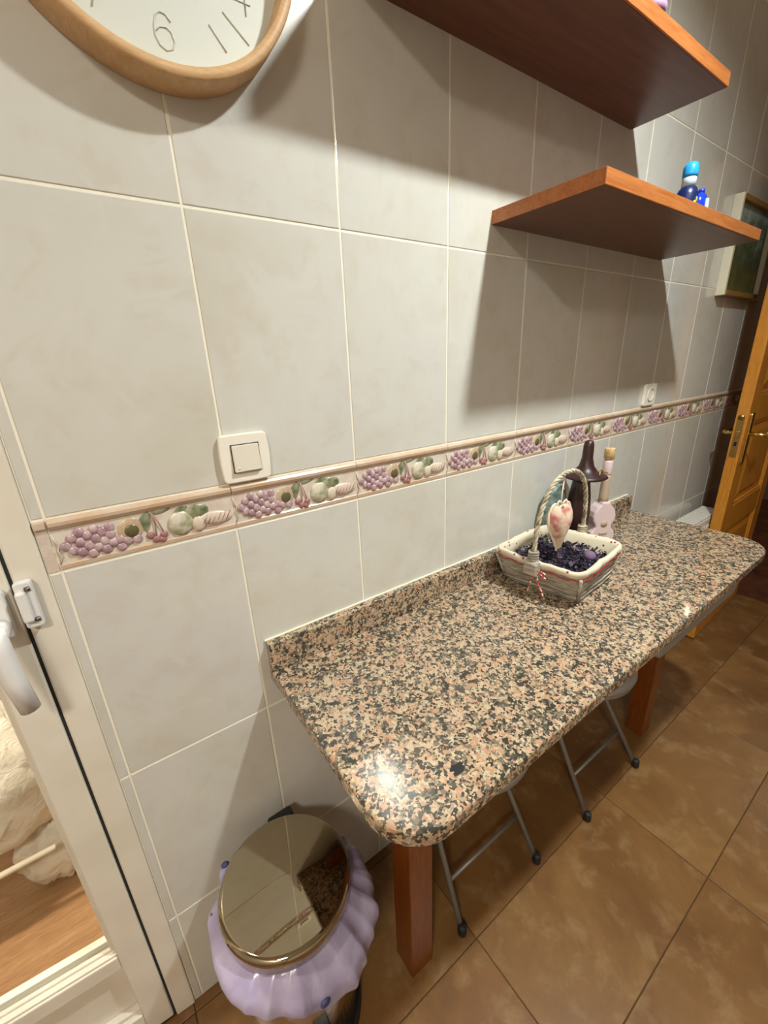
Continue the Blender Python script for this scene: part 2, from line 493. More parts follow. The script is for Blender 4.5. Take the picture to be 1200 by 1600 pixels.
def relief_mesh():
    q = MB(); zc = -.006
    # grapes
    gr = [(-.112, .0), (-.103, .011), (-.104, -.009), (-.093, .018), (-.094, .002), (-.095, -.014), (-.084, .011), (-.085, -.006),
          (-.083, -.020), (-.075, .018), (-.075, .003), (-.074, -.012), (-.066, .012), (-.065, -.004), (-.065, -.018), (-.057, .004),
          (-.055, -.010), (-.046, -.008), (-.037, -.012), (-.046, -.020), (-.056, .016), (-.024, -.013)]
    for x, z in gr: q.ball((x, 0, z * .95 + zc + .001), (.0072, .0040, .0076), m_grape, 10)
    # fig with dark centre
    q.ball((-.030, .001, .006 + zc), (.0185, .0040, .0185), m_fig, 16)
    q.ball((-.029, -.0015, .004 + zc), (.0105, .0034, .0105), m_figd, 12)
    # cherries, stems
    for x, z in ((.001, -.019), (.013, -.014), (-.006, -.011), (.010, -.021)): q.ball((x, 0, z + zc), (.0062, .004, .0062), m_cherry, 10)
    q.tube([(.002, -.001, -.013 + zc), (.003, -.002, .006 + zc), (.001, -.001, .026 + zc)], .0009, m_stem, 5)
    q.tube([(.013, -.001, -.010 + zc), (.008, -.002, .008 + zc), (.001, -.001, .026 + zc)], .0009, m_stem, 5)
    arc_leaf(q, -.006, .012 + zc, .036, .0085, math.radians(80), m_leaf)
    arc_leaf(q, .014, .024 + zc, .032, .0070, math.radians(8), m_leaf)
    # apple with leaf, second fruit behind
    q.ball((.066, .001, .012 + zc), (.020, .0042, .013), m_leaf, 14)
    q.ball((.040, -.0005, -.002 + zc), (.0195, .0050, .0205), m_apple, 16)
    arc_leaf(q, .034, .001 + zc, .034, .0085, math.radians(66), m_leaf)
    arc_leaf(q, .044, .017 + zc, .030, .0060, math.radians(20), m_leaf)
    # small loaf end + striped roll
    q.ball((.066, -.001, -.009 + zc), (.011, .0045, .0135), m_bread, 12)
    q.ball((.094, -.0005, -.005 + zc), (.028, .0046, .0115), m_bread, 16, Matrix.Rotation(math.radians(6), 4, 'Y'))
    for k in range(6):
        x = .076 + k * .0075
        q.tube([(x - .004, -.0035, -.012 + zc), (x, -.0052, -.005 + zc), (x + .005, -.0032, .003 + zc)], .0007, m_stem, 4)
    q.tube([(.070, -.001, -.017 + zc), (.095, -.0035, -.0165 + zc), (.119, -.0008, -.006 + zc)], .0008, m_stem, 4)
    # pointed fancy edge on both ends
    q.tube([(-.124, 0, .022 + zc), (-.1215, -.001, .010 + zc), (-.1185, -.001, .006 + zc), (-.122, -.001, -.002 + zc), (-.119, -.001, -.012 + zc), (-.124, 0, -.024 + zc)], .0012, m_border, 5)
    return q.mesh('fruit_relief')


bme, rme = border_mesh(), relief_mesh()
for c in range(0, 12):
    xm = (c + .5) * TW
    if c == 11:
        xm = (11 * TW + XE) / 2
    o = put('border_tile', bme, (xm, 0, (Z0 + Z1) / 2), wall)
    if c == 11: o.scale.x = (XE - 11 * TW) / TW
    r = put('fruit_relief', rme, (xm, 0, (Z0 + Z1) / 2), o)
    r.location = (0, 0, 0)
q = MB(); q.box((-.0155, 0, Z0 + .0015), (-.0015, .006, Z1 - .0015), m_border); q.box((-.0155, -.005, Z1 - .014), (-.0015, .001, Z1 - .002), m_ledge, .002)
q.build('border_offcut', wall)

# ------------------------------------------------------------------ floor
floor = empty('floor', (0, 0, 0), 'brown mottled stone tile kitchen floor', None, None, 'structure')
mb = MB(); mb.box((-1.2, -3.0, -.10), (XE, .12, -.0015), m_fgrout); mb.build('floor_bed', floor)
xs = [-1.2, -.62, -.02, .58, 1.18, 1.78, 2.38, XE]
ys = [.004, -.020, -.305, -.590, -.875, -1.16, -1.445, -1.73, -2.015, -2.3, -2.585, -2.87, -3.0]
for i in range(len(xs) - 1):
    for j in range(len(ys) - 1):
        wd, h = xs[i + 1] - xs[i] - .002, ys[j] - ys[j + 1] - .002
        put('floor_tile', tile_mesh(wd, h, m_floor, .006, 'floor_tile', 'z'), ((xs[i] + xs[i + 1]) / 2, (ys[j] + ys[j + 1]) / 2, 0), floor)

# ------------------------------------------------------------------ room shell
q = MB(); q.box((-1.3, -3.1, 2.5), (XE + .1, .12, 2.6), m_ceil); tag(q.build('ceiling'), 'plain off-white kitchen ceiling', None, None, 'structure')
q = MB(); q.box((-1.3, -3.1, 0), (-1.2, .12, 2.5), m_paint); tag(q.build('wall_left'), 'plain pale kitchen wall left of the viewer', None, None, 'structure')
q = MB(); q.box((-1.2, -3.1, 0), (XE + .1, -3.0, 2.5), m_paint); tag(q.build('wall_front'), 'plain pale kitchen wall behind the viewer', None, None, 'structure')
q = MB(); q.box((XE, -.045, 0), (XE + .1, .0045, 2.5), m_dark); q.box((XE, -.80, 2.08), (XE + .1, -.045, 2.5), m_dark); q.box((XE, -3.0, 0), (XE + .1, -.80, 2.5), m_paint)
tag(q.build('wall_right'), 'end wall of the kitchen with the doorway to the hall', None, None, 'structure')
q = MB()
q.box((XE - .012, -.062, 0), (XE + .112, -.045, 2.08), m_door); q.box((XE - .012, -.80, 0), (XE + .112, -.783, 2.08), m_door)
q.box((XE - .012, -.80, 2.063), (XE + .112, -.045, 2.08), m_door)
q.box((XE - .014, -.062, 0), (XE, -.004, 2.15), m_door, .003); q.box((XE - .014, -.87, 0), (XE, -.783, 2.15), m_door, .003); q.box((XE - .014, -.87, 2.063), (XE, -.004, 2.15), m_door, .003)
tag(q.build('trim_1'), 'honey pine casing around the hall doorway', None, None, 'structure')
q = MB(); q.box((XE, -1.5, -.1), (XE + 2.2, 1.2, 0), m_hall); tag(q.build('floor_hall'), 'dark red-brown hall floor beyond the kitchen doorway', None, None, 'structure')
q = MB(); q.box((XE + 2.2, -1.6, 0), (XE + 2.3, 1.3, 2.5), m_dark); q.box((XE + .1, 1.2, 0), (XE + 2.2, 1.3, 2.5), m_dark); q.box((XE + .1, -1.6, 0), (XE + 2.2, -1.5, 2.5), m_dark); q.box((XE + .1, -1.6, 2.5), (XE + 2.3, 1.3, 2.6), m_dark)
tag(q.build('wall_hall'), 'dim brown walls of the hall beyond the doorway', None, None, 'structure')

# ------------------------------------------------------------------ glazed terrace door, swung a few degrees
ROT = Matrix.Translation((-.016, 0, 0)) @ Matrix.Rotation(math.radians(-4.2), 4, 'Z') @ Matrix.Translation((.016, 0, 0))


def D(q):
    q.v = [tuple(ROT @ Vector(p)) for p in q.v]; return q


fr = empty('trim_2', (-.44, .02, 0), 'white outer frame of the glazed terrace door', None, None, 'structure')
q = MB(); q.box((-.0545, -.004, 0), (-.0165, .05, 2.12), m_pvc, .003); D(q).build('frame_jamb', fr)
q = MB(); q.box((-.955, -.004, 0), (-.915, .05, 2.12), m_pvc, .003); D(q).build('frame_jamb', fr)
q = MB(); q.box((-.915, -.004, 2.075), (-.0545, .05, 2.12), m_pvc, .003); D(q).build('frame_head', fr)
q = MB(); q.box((-.0592, .001, .008), (-.0545, .045, 2.075), m_gasket); D(q).build('gasket', fr)
dr = empty('door_1', (-.48, .02, 0), 'white glazed terrace door with lower panel and white lever handle', None, None, 'structure')
q = MB(); q.box((-.108, -.003, .008), (-.0592, .045, 2.072), m_pvc, .003); D(q).build('door_stile', dr)
q = MB(); q.box((-.91, -.003, .008), (-.86, .045, 2.072), m_pvc, .003); D(q).build('door_stile', dr)
q = MB(); q.box((-.86, -.003, .008), (-.108, .045, .075), m_pvc, .003); D(q).build('bottom_rail', dr)
q = MB(); q.box((-.86, -.003, .247), (-.108, .045, .286), m_pvc, .003); D(q).build('middle_rail', dr)
q = MB(); q.box((-.86, -.003, 2.01), (-.108, .045, 2.072), m_pvc, .003); D(q).build('top_rail', dr)
q = MB(); q.box((-.86, .020, .075), (-.108, .028, .247), m_pvc); q.box((-.86, .006, .075), (-.108, .020, .087), m_pvc, .002); D(q).build('lower_panel', dr)
q = MB(); q.box((-.86, .000, .286), (-.108, .018, .292), m_pvc, .002); q.box((-.86, .010, .292), (-.108, .018, .298), m_pvc, .002); D(q).build('glazing_bead', dr)
q = MB(); q.box((-.86, .026, .286), (-.108, .040, .303), m_pvc, .002); D(q).build('glazing_bead', dr)
q = MB(); q.box((-.116, .005, .298), (-.108, .040, 2.01), m_pvc, .002); D(q).build('glazing_bead', dr)
q = MB(); q.box((-.86, .020, .287), (-.110, .024, 2.01), m_glass); D(q).build('glass_pane', dr)
# keeper on the frame
q = MB(); K = rectpts(-.0535, -.0335, 1.028, 1.098, .004, 3)
q.prism(K, -.006, -.018, m_hard, .002); q.box((-.053, -.026, 1.040), (-.041, -.016, 1.086), m_hard, .003); D(q)
k1 = q.build('lock_keeper', fr)
q = MB()
for z in (1.087, 1.040): q.tube([(-.0415, -.0175, z), (-.0355, -.0178, z + .0005)], .0036, m_screw, 8)
D(q).build('screw', k1)
# handle
q = MB(); q.prism(rectpts(-.104, -.066, 1.020, 1.092, .006, 4), -.003, -.016, m_hard, .003); D(q); h1 = q.build('handle_plate', dr)
q = MB(); q.tube([(-.094, -.0165, 1.080), (-.084, -.0168, 1.081)], .0042, m_screw, 8); D(q).build('screw', h1)
q = MB()
q.lathe([(.0, -.0), (.013, 0), (.013, .034), (.0, .034)], m_hard, (0, 0, 0), 20, Matrix.Translation((-.080, -.014, 1.040)) @ Matrix.Rotation(PI / 2, 4, 'X'))
q.tube([(-.082, -.045, 1.052), (-.081, -.048, 1.020), (-.077, -.050, .975), (-.072, -.050, .925)], [.0145, .0150, .0130, .0120], m_hard, 12, flat=1.0)
D(q).build('handle_lever', dr)

# terrace beyond the door
q = MB(); q.box((-2.6, .12, -.10), (1.0, 2.2, -.004), m_lam); q.box((-.94, .0045, -.1), (-.016, .12, -.002), m_lam); tag(q.build('floor_terrace'), 'warm wood laminate floor of the terrace seen through the glass', None, None, 'structure')
q = MB(); q.box((-2.7, 1.6, 0), (1.1, 1.7, 2.5), m_paint); q.box((-2.7, .12, 0), (-2.6, 1.6, 2.5), m_paint); q.box((1.0, .12, 0), (1.1, 1.6, 2.5), m_paint); q.box((-2.7, .12, 2.5), (1.1, 1.7, 2.6), m_ceil)
tag(q.build('wall_terrace'), 'pale walls enclosing the terrace', None, None, 'structure')

rk = empty('low_rack', (-.60, .50, 0), 'white metal low rack holding a bulging plastic bag on the terrace', 'rack')
for y in (.40, .66):
    q = MB(); q.tube([(-1.0, y, .215), (-.232, y, .215)], .008, m_pvc, 8); q.build('rack_rail', rk)
    for x in (-.96, -.62):
        q = MB(); q.tube([(x, y, -.003), (x, y, .21)], .007, m_pvc, 8); q.build('rack_leg', rk)
for i in range(4):
    x = -.97 + i * .12
    q = MB(); q.tube([(x, .40, .218), (x, .66, .218)], .004, m_pvc, 6); q.build('rack_wire', rk)


def lump(c, r, m, seed, nu=48, nv=28, amp=.12, fr_=3.0, flatb=-.8, ridg=0.10):
    q = MB(); vs = []; fs = []
    for j in range(nv + 1):
        ph = -PI / 2 + PI * j / nv
        for i in range(nu):
            th = 2 * PI * i / nu
            d = Vector((math.cos(ph) * math.cos(th), math.cos(ph) * math.sin(th), math.sin(ph)))
            k = 1 + amp * noise.noise(d * fr_ + Vector((seed, 0, 0))) + ridg * (0.5 - abs(noise.noise(d * fr_ * 2.6 + Vector((0, seed, 3))))) * 1.2
            p = Vector((d.x * r[0], d.y * r[1], max(d.z, flatb) * r[2])) * k
            p.z = max(p.z, flatb * r[2]); vs.append(p + Vector(c))
    for j in range(nv):
        for i in range(nu):
            i2 = (i + 1) % nu; fs.append((j * nu + i, j * nu + i2, (j + 1) * nu + i2, (j + 1) * nu + i))
    q.add(vs, fs, m, True); return q


q = lump((-.36, .53, .40), (.19, .13, .21), m_wbag, 2.0, ridg=.16); o = q.build('plastic_bag'); tag(o, 'bulging white plastic carrier bag with a red print, on the terrace rack', 'bag')
qq = MB(); qq.prism([(-.455 + .028 * math.cos(a * PI / 8), .45 + .024 * math.sin(a * PI / 8)) for a in range(16)], .375, .383, m_red); qq.build('red_print', o)
q = lump((-.262, .545, .095), (.085, .085, .110), m_wbag, 9.0, ridg=.2); tag(q.build('plastic_bag'), 'crumpled white plastic bag lying on the floor under the rack', 'bag')

# ------------------------------------------------------------------ granite table
tb = empty('kitchen_table', (1.0, -.22, 0), 'wall table with speckled pink granite top and square red-brown wooden legs', 'table')


def corner(cx, cy, r, a0, a1, n=10):
    return [(cx + r * math.cos(math.radians(a0 + (a1 - a0) * k / n)), cy + r * math.sin(math.radians(a0 + (a1 - a0) * k / n))) for k in range(n + 1)]


X0, X1, YF = .268, 1.722, -.438
pts = [(X0, -.001)] + corner(X0 + .085, YF + .085, .085, 180, 270) + corner(X1 - .10, YF + .10, .10, 270, 360) + [(X1, -.001)]
q = MB(); q.prism(pts, .755, .785, m_gran, .005, axis='z', seg=3); q.build('table_top', tb)
q = MB(); q.box((X0, -.020, .7852), (X1 - .03, -.001, .850), m_gran, .002); q.build('upstand', tb)
q = MB(); q.box((X0 - .002, -.004, .850), (X1 - .03, -.0002, .8535), m_silic, .001); q.build('sealant', tb)
for x in (.406, 1.508):
    q = MB(); q.box((x, -.268, 0), (x + .062, -.206, .755), m_leg, .002); q.build('leg', tb)
q = MB(); q.box((X0 + .10, -.06, .69), (X1 - .10, -.035, .755), m_leg, .002); q.build('back_rail', tb)
# dark blue-black spot in the granite near the front corner
q = MB(); q.prism([(.4085 + (.0115 + .003 * math.sin(k * 2.1)) * math.cos(k * PI / 8) + .003 * math.sin(k), -.389 + (.0085 + .002 * math.cos(k * 3)) * math.sin(k * PI / 8)) for k in range(16)], .7852, .7855, m_black, 0, 'z')
q.build('dark_inclusion', tb)

# grey fascia under the far front edge
q = MB(); q.prism(rectpts(1.06, 1.585, .655, .752, .03, 5), -.405, -.380, m_seat, .006); q.build('grey_fascia', tb)


# ------------------------------------------------------------------ stools
def stool(first, feet, seatc, lab):
    (xa, ya), (xb, yb) = feet; sx, sy = seatc; base = (sx, sy, 0)
    t_ = empty('folding_stool', base, lab, 'stool', 'folding stools under the table')
    q = MB(); q.lathe([(.0, .432), (.146, .432), (.156, .437), (.161, .446), (.158, .458), (.145, .466), (.0, .468)], m_seat, (sx, sy, 0), 40); q.build('seat', t_)
    q = MB(); q.tube([(sx + .150 * math.cos(a * PI / 16), sy + .150 * math.sin(a * PI / 16), .428) for a in range(32)], .006, m_grey, 6, closed=True); q.build('seat_ring', t_)
    # front feet rise towards the back of the seat, rear feet towards the front
    dx = .035
    for (x, y), s_ in (((xa, ya), 1), ((xb, yb), -1)):
        q = MB(); q.tube([(x, y, .006), (x + s_ * dx * .9, -.055, .428)], .0072, m_grey, 10); l_ = q.build('leg', t_)
        q = MB(); q.lathe([(.0095, 0), (.0118, .004), (.0110, .026), (.0085, .030)], m_rub, (x, y, 0), 14, Matrix.Identity(4)); q.build('rubber_foot', l_)
    for x, s_ in ((xa + .02, 1), (xb - .02, -1)):
        q = MB(); q.tube([(x, -.035, .006), (x + s_ * .02, -.24, .428)], .0072, m_grey, 10); l_ = q.build('leg', t_)
        q = MB(); q.lathe([(.0095, 0), (.0118, .004), (.0110, .026), (.0085, .030)], m_rub, (x, -.035, 0), 14); q.build('rubber_foot', l_)
    z = .11; f = z / .428
    ya2 = ya + (-.055 - ya) * f
    q = MB(); q.tube([(xa + dx * f, ya2, z), (xb - dx * f, ya2, z)], .0048, m_grey, 8); q.build('crossbar', t_)
    q = MB(); q.tube([(xa + .02, -.08, .10), (xb - .02, -.08, .10)], .0048, m_grey, 8); q.build('crossbar', t_)
    return t_


stool(1, ((.559, -.276), (.843, -.289)), (.700, -.142), 'grey folding stool under the near corner of the table, beside the bin')
stool(2, ((1.066, -.311), (1.367, -.312)), (1.190, -.158), 'grey folding stool under the middle of the table, nearer the far leg')

# ------------------------------------------------------------------ pedal bin
bx, by = .190, -.163
bn = empty('pedal_bin', (bx, by, 0), 'round polished steel pedal bin with mirror lid, below the near table edge', 'bin')
q = MB(); q.lathe([(.109, .012), (.112, .016), (.112, .405), (.110, .41)], m_steel, (bx, by, 0), 64); q.build('bin_body', bn)
q = MB(); q.lathe([(.116, 0), (.118, .004), (.117, .024), (.112, .026)], m_black, (bx, by, 0), 48); q.build('base_ring', bn)
q = MB(); q.lathe([(.119, .415), (.1215, .417), (.1218, .440), (.119, .4465), (.112, .4480), (.0, .4488)], m_mirror, (bx, by, 0), 96); q.build('lid', bn)
q = MB(); q.box((bx + .012, by + .108, .365), (bx + .066, by + .134, .440), m_black, .006); q.build('hinge', bn)
q = MB(); q.box((bx - .03, by - .165, .010), (bx + .03, by - .100, .020), m_black, .004); q.build('pedal', bn)

# liner bag hanging out under the lid
q = MB(); NU, NV = 320, 28; vs = []; fs = []
for j in range(NV + 1):
    tv = j / NV
    for i in range(NU):
        a = 2 * PI * i / NU
        # how far the skirt hangs and flares: long at the front (toward -y), short at the back
        fr_ = .5 - .5 * math.sin(a - .25)          # 1 at the front
        side = max(0, math.cos(a + .35))
        hang = .018 + .064 * fr_ + .030 * side + .020 * math.exp(-((a - 4.95) / .45) ** 2)
        flare = .012 + .031 * fr_ ** 1.2 + .016 * side + .022 * max(0, -math.cos(a + .5)) * fr_ + .026 * math.exp(-((a - 2.22) / .17) ** 2) + .010 * math.exp(-((a - 2.75) / .2) ** 2)
        w1 = a * 15 + 2.6 * math.sin(a * 3 + .6) + 1.4 * tv * math.sin(a * 5)
        w2 = a * 27 + 3.0 * math.sin(a * 2) - 2.0 * tv * math.sin(a * 4 + 1)
        fold = (1 - 2 * abs(math.sin(w1 / 2))) * .6 + (1 - 2 * abs(math.sin(w2 / 2))) * .35 + .9 * noise.noise(Vector((a * 4, tv * 3, 2)))
        prof_ = max(0, math.sin(PI * min(1, .10 + tv * .90))) ** .75 + .10
        r = .1155 + flare * math.sin(min(1, tv * 1.15) * PI * .60) + fold * .0050 * prof_ * (.35 + fr_) * (.22 + .85 * max(0, math.cos(a + 1.0)))
        r -= .016 * max(0, tv - .72) / .28
        z = .4145 - hang * tv ** 1.15 - .010 * tv * noise.noise(Vector((math.cos(a) * 1.2, math.sin(a) * 1.2, 5)))
        z = min(z + .003 * fold * tv * (1 - tv), .4145)
        r = max(r, .1135)
        y = by + r * math.sin(a)
        vs.append((bx + r * math.cos(a), min(y, -.004), z))
for j in range(NV):
    for i in range(NU):
        i2 = (i + 1) % NU; fs.append((j * NU + i, j * NU + i2, (j + 1) * NU + i2, (j + 1) * NU + i))
q.add(vs, fs, m_bag, True)
lb = q.build('bin_liner', None, (bx, by, .30)); tag(lb, 'lilac plastic liner bag hanging out around the steel bin', 'bin bag')
for p_, r_ in (((.183, -.3225, .362), (.0090, .0045, .0085)), ((bx - .085, by + .118, .410), (.008, .006, .004)), ((bx - .128, by + .050, .400), (.004, .008, .006))):
    q = MB(); q.ball(p_, r_, m_bagd, 12); q.build('blue_mark', lb)

# ------------------------------------------------------------------ shelves
for nm, x0, x1, z0, z1, d, lab in (('wall_shelf', .875, 1.650, 1.625, 1.650, .245, 'lower orange-edged brown wall shelf carrying the blue bottles'),
                                   ('wall_shelf', .537, 1.385, 1.895, 1.920, .206, 'upper orange-edged brown wall shelf nearest the ceiling')):
    s_ = empty(nm, ((x0 + x1) / 2, -d / 2, z0), lab, 'shelf', 'wall shelves')
    q = MB(); q.box((x0 + .002, -d + .004, z0), (x1 - .002, 0.0, z1), m_shelfu); q.build('board', s_)
    q = MB(); q.box((x0, -d, z0 + .0004), (x1, -d + .004, z1 + .0004), m_orange, .0008)
    q.build('front_edging', s_)
    for xx in (x0, x1 - .002):
        q = MB(); q.box((xx, -d + .004, z0 + .0004), (xx + .002, 0, z1 + .0004), m_orange); q.build('end_edging', s_)

# blue bottles on the lower shelf
sb = empty('soap_bottle', (1.335, -.18, 1.655), 'small navy bottle with light blue cap on the lower shelf, taller of two', 'bottle')
q = MB(); q.lathe([(.0, 0), (.021, 0), (.023, .006), (.023, .045), (.018, .058), (.010, .064)], m_navy, (1.335, -.18, 1.6505), 24); q.build('bottle_body', sb)
q = MB(); q.lathe([(.0145, .062), (.0145, .078), (.013, .082)], m_wlab, (1.335, -.18, 1.6505), 20); q.build('neck_band', sb)
q = MB(); q.lathe([(.0148, .080), (.0155, .086), (.0155, .100), (.011, .108), (0, .110)], m_cyan, (1.335, -.18, 1.6505), 20); q.build('cap', sb)
q = MB(); q.ball((1.328, -.2025, 1.675), (.009, .0015, .006), m_yel, 8); q.ball((1.333, -.203, 1.683), (.004, .0015, .006), m_yel, 8); q.build('label_emblem', sb)
sb = empty('soap_bottle', (1.398, -.185, 1.655), 'small bright blue flat bottle on the lower shelf, shorter of two', 'bottle')
q = MB(); q.ball((1.398, -.185, 1.6812), (.023, .016, .0305), m_blue, 20); q.box((1.378, -.200, 1.6505), (1.418, -.170, 1.667), m_blue, .004); q.build('bottle_body', sb)
q = MB(); q.prism(rectpts(1.390, 1.404, 1.669, 1.695, .004, 3), -.200, -.2025, m_wlab); q.build('label', sb)
q = MB(); q.lathe([(.007, .058), (.007, .066), (0, .068)], m_blue, (1.398, -.185, 1.6505), 16); q.build('cap', sb)
# lilac figure on the upper shelf
q = MB(); q.lathe([(0, 0), (.022, 0), (.025, .008), (.018, .030), (.022, .045), (.012, .062), (0, .068)], m_lilac, (1.062, -.185, 1.9205), 20)
o = q.build('candle'); tag(o, 'lilac wax candle on the upper shelf, cut off by the photo top', 'candle')

# ------------------------------------------------------------------ clock
cc = (.251, 1.873)
ck = empty('wall_clock', (cc[0], 0, cc[1]), 'round white-faced wall clock with pale wooden rim', 'clock')
RX = Matrix.Rotation(PI / 2, 4, 'X')     # lathe axis z -> -y
q = MB(); q.lathe([(.167, .0), (.181, .0), (.182, .002), (.1815, .043), (.1795, .046), (.1695, .046), (.1685, .044), (.167, .018), (.167, .0)], m_clockw, (cc[0], 0, cc[1]), 96, RX, cap=False); q.build('rim', ck)
q = MB(); q.lathe([(.0, .019), (.167, .019), (.167, .004), (0, .004)], m_face, (cc[0], 0, cc[1]), 96, RX, False); q.build('face', ck)


def stroke(q, pts, r=.0008, m=m_digit, y=-.0196):
    q.tube([(x, y, z) for x, z in pts], r, m, 5, flat=1.0)


def digit(d, cx, cz, s_, q):
    D_ = {'0': [[(math.cos(a * PI / 9) * .32, math.sin(a * PI / 9) * .5) for a in range(19)]],
          '1': [[(-.15, .28), (.05, .5), (.05, -.5)]],
          '2': [[(-.3, .3), (-.15, .48), (.15, .48), (.3, .28), (.2, .0), (-.3, -.5), (.32, -.5)]],
          '3': [[(-.28, .45), (.28, .45), (0, .08), (.28, -.1), (.25, -.4), (0, -.5), (-.28, -.38)]],
          '4': [[(.12, -.5), (.12, .5), (-.3, -.15), (.32, -.15)]],
          '5': [[(.28, .5), (-.2, .5), (-.25, .05), (.05, .1), (.3, -.1), (.25, -.4), (0, -.5), (-.28, -.4)]],
          '6': [[(.26, .30), (.12, .46), (-.06, .48), (-.22, .34), (-.30, .08), (-.30, -.18), (-.20, -.40), (.0, -.5), (.20, -.42), (.30, -.20), (.24, .02), (.08, .12), (-.12, .08), (-.28, -.08)]],
          '7': [[(-.3, .5), (.3, .5), (-.05, -.5)]],
          '8': [[(0, .02), (-.22, .15), (-.2, .4), (0, .5), (.2, .4), (.22, .15), (0, .02), (-.28, -.15), (-.25, -.4), (0, -.5), (.25, -.4), (.28, -.15), (0, .02)]],
          '9': [[(-.26, -.3), (-.1, -.48), (.1, -.46), (.24, -.3), (.3, 0), (.3, .2), (.2, .42), (0, .5), (-.2, .42), (-.3, .2), (-.24, 0), (-.08, -.1), (.12, -.06), (.28, .1)]]}
    for s in D_[d]: stroke(q, [(cx + x * s_, cz + z * s_) for x, z in s])


for h in range(1, 13):
    a = math.radians(90 - 30 * h); R_ = .128
    cx, cz = cc[0] + R_ * math.cos(a) + (.008 if h == 6 else 0), cc[1] + R_ * math.sin(a)
    q = MB(); st = str(h)
    if h == 5:
        stroke(q, [(.315, 1.768), (.334, 1.746)]); stroke(q, [(.335, 1.786), (.366, 1.762)]); q.build('numeral', ck); continue
    for i, ch in enumerate(st): digit(ch, cx + (i - (len(st) - 1) / 2) * .022, cz, .036, q)
    q.build('numeral', ck)
for a, L, r in ((math.radians(62), .115, .0014), (math.radians(120), .075, .0018)):
    q = MB(); q.tube([(cc[0], -.026, cc[1]), (cc[0] + L * math.cos(a), -.026, cc[1] + L * math.sin(a))], r, m_hand, 6); q.build('clock_hand', ck)

# ------------------------------------------------------------------ switch and socket
sw = empty('light_switch', (.283, 0, 1.215), 'square white light switch on the tiles above the fruit border', 'switch')


def bulged(x0, x1, z0, z1, b):
    P = rectpts(x0, x1, z0, z1, .007, 5); cx, cz = (x0 + x1) / 2, (z0 + z1) / 2; hx, hz = (x1 - x0) / 2, (z1 - z0) / 2
    out = []
    n = len(P)
    for i in range(n):
        p, q_ = P[i], P[(i + 1) % n]; out.append(p)
        L = math.hypot(p[0] - q_[0], p[1] - q_[1])
        if L > .02:
            for k in range(1, 8):
                t_ = k / 8; x = p[0] + (q_[0] - p[0]) * t_; z = p[1] + (q_[1] - p[1]) * t_; w_ = b * 4 * t_ * (1 - t_)
                if abs(p[1] - q_[1]) < 1e-6: z += w_ * .2 * (1 if z > cz else -1)
                else: x += w_ * (1 if x > cx else -1)
                out.append((x, z))
    return out


q = MB(); q.prism(bulged(.242, .322, 1.1765, 1.2565, .002), .0, -.009, m_white, .002); q.build('switch_plate', sw)
q = MB(); q.box((.2590, -.0105, 1.193), (.3060, -.0088, 1.2405), m_gasket); q.build('rocker_gap', sw)
q = MB(); q.box((.2602, -.0155, 1.1945), (.3050, -.0090, 1.2390), m_rocker, .0015)
q.v = [(x, y + (.0035 if (y < -.012 and z > 1.217) else 0), z) for x, y, z in q.v]
q.tube([(.267, -.0156, 1.201), (.267, -.0162, 1.201)], .0016, m_white, 8); q.build('rocker', sw)

so = empty('wall_socket', (1.722, 0, 1.21), 'white wall socket on the tiles beyond the bottles', 'socket')
q = MB(); q.prism(bulged(1.682, 1.762, 1.178, 1.252, .001), .0, -.010, m_white, .002); q.build('socket_plate', so)
q = MB(); q.lathe([(.0, .004), (.019, .004), (.020, .0125), (.023, .0125), (.023, .008)], m_rocker, (1.722, 0, 1.215), 28, RX, cap=False); q.build('socket_well', so)
q = MB()
for s_ in (-1, 1): q.tube([(1.722 + s_ * .0095, -.003, 1.215), (1.722 + s_ * .0095, -.0052, 1.215)], .003, m_key, 8)
q.build('socket_hole', so)

# ------------------------------------------------------------------ pictures
for x0, x1, z0, z1, d, lab in ((2.135, 2.52, 1.548, 1.872, .030, 'ivory and olive framed landscape picture on the far wall'),):
    p_ = empty('framed_picture', ((x0 + x1) / 2, 0, z0), lab, 'picture')
    q = MB(); q.box((x0, -d, z0), (x0 + .016, 0, z1), m_frame, .002); q.build('frame_side', p_)
    q = MB(); q.box((x1 - .016, -d, z0), (x1, 0, z1), m_frame, .002); q.build('frame_side', p_)
    q = MB(); q.box((x0 + .016, -d, z0), (x1 - .016, 0, z0 + .018), m_framew, .002); q.build('frame_bottom', p_)
    q = MB(); q.box((x0 + .016, -d, z1 - .018), (x1 - .016, 0, z1), m_framew, .002); q.build('frame_top', p_)
    q = MB(); q.box((x0 + .016, -.012, z0 + .018), (x1 - .016, -.002, z1 - .018), m_pict); q.build('print', p_, ((x0 + x1) / 2, -.012, (z0 + z1) / 2))

# ------------------------------------------------------------------ radiator
rd = empty('radiator', (2.28, -.05, .10), 'white panel radiator on the wall beyond the table', 'radiator')
rx0, rx1, ry0, ry1, rz0, rz1 = 2.06, 2.44, -.100, -.022, .12, .640
q = MB(); q.box((rx0, ry0, rz0), (rx1, ry0 + .010, rz1 - .01), m_rad, .003)
for i in range(9):
    x = rx0 + .025 + i * .041; q.box((x, ry0 - .004, rz0 + .03), (x + .022, ry0 + .002, rz1 - .04), m_rad, .0018)
q.build('front_panel', rd)
q = MB(); q.box((rx0, ry1 - .010, rz0), (rx1, ry1, rz1 - .01), m_rad, .003); q.build('back_panel', rd)
for x in (rx0, rx1 - .006):
    q = MB(); q.box((x, ry0, rz0), (x + .006, ry1, rz1), m_rad, .001); q.build('side_cover', rd)
for i in range(12):
    x = rx0 + .020 + i * .029
    q = MB(); q.box((x, ry0 + .002, rz1 - .006), (x + .016, ry1 - .002, rz1 + .001), m_rad, .001); q.build('grille_bar', rd)
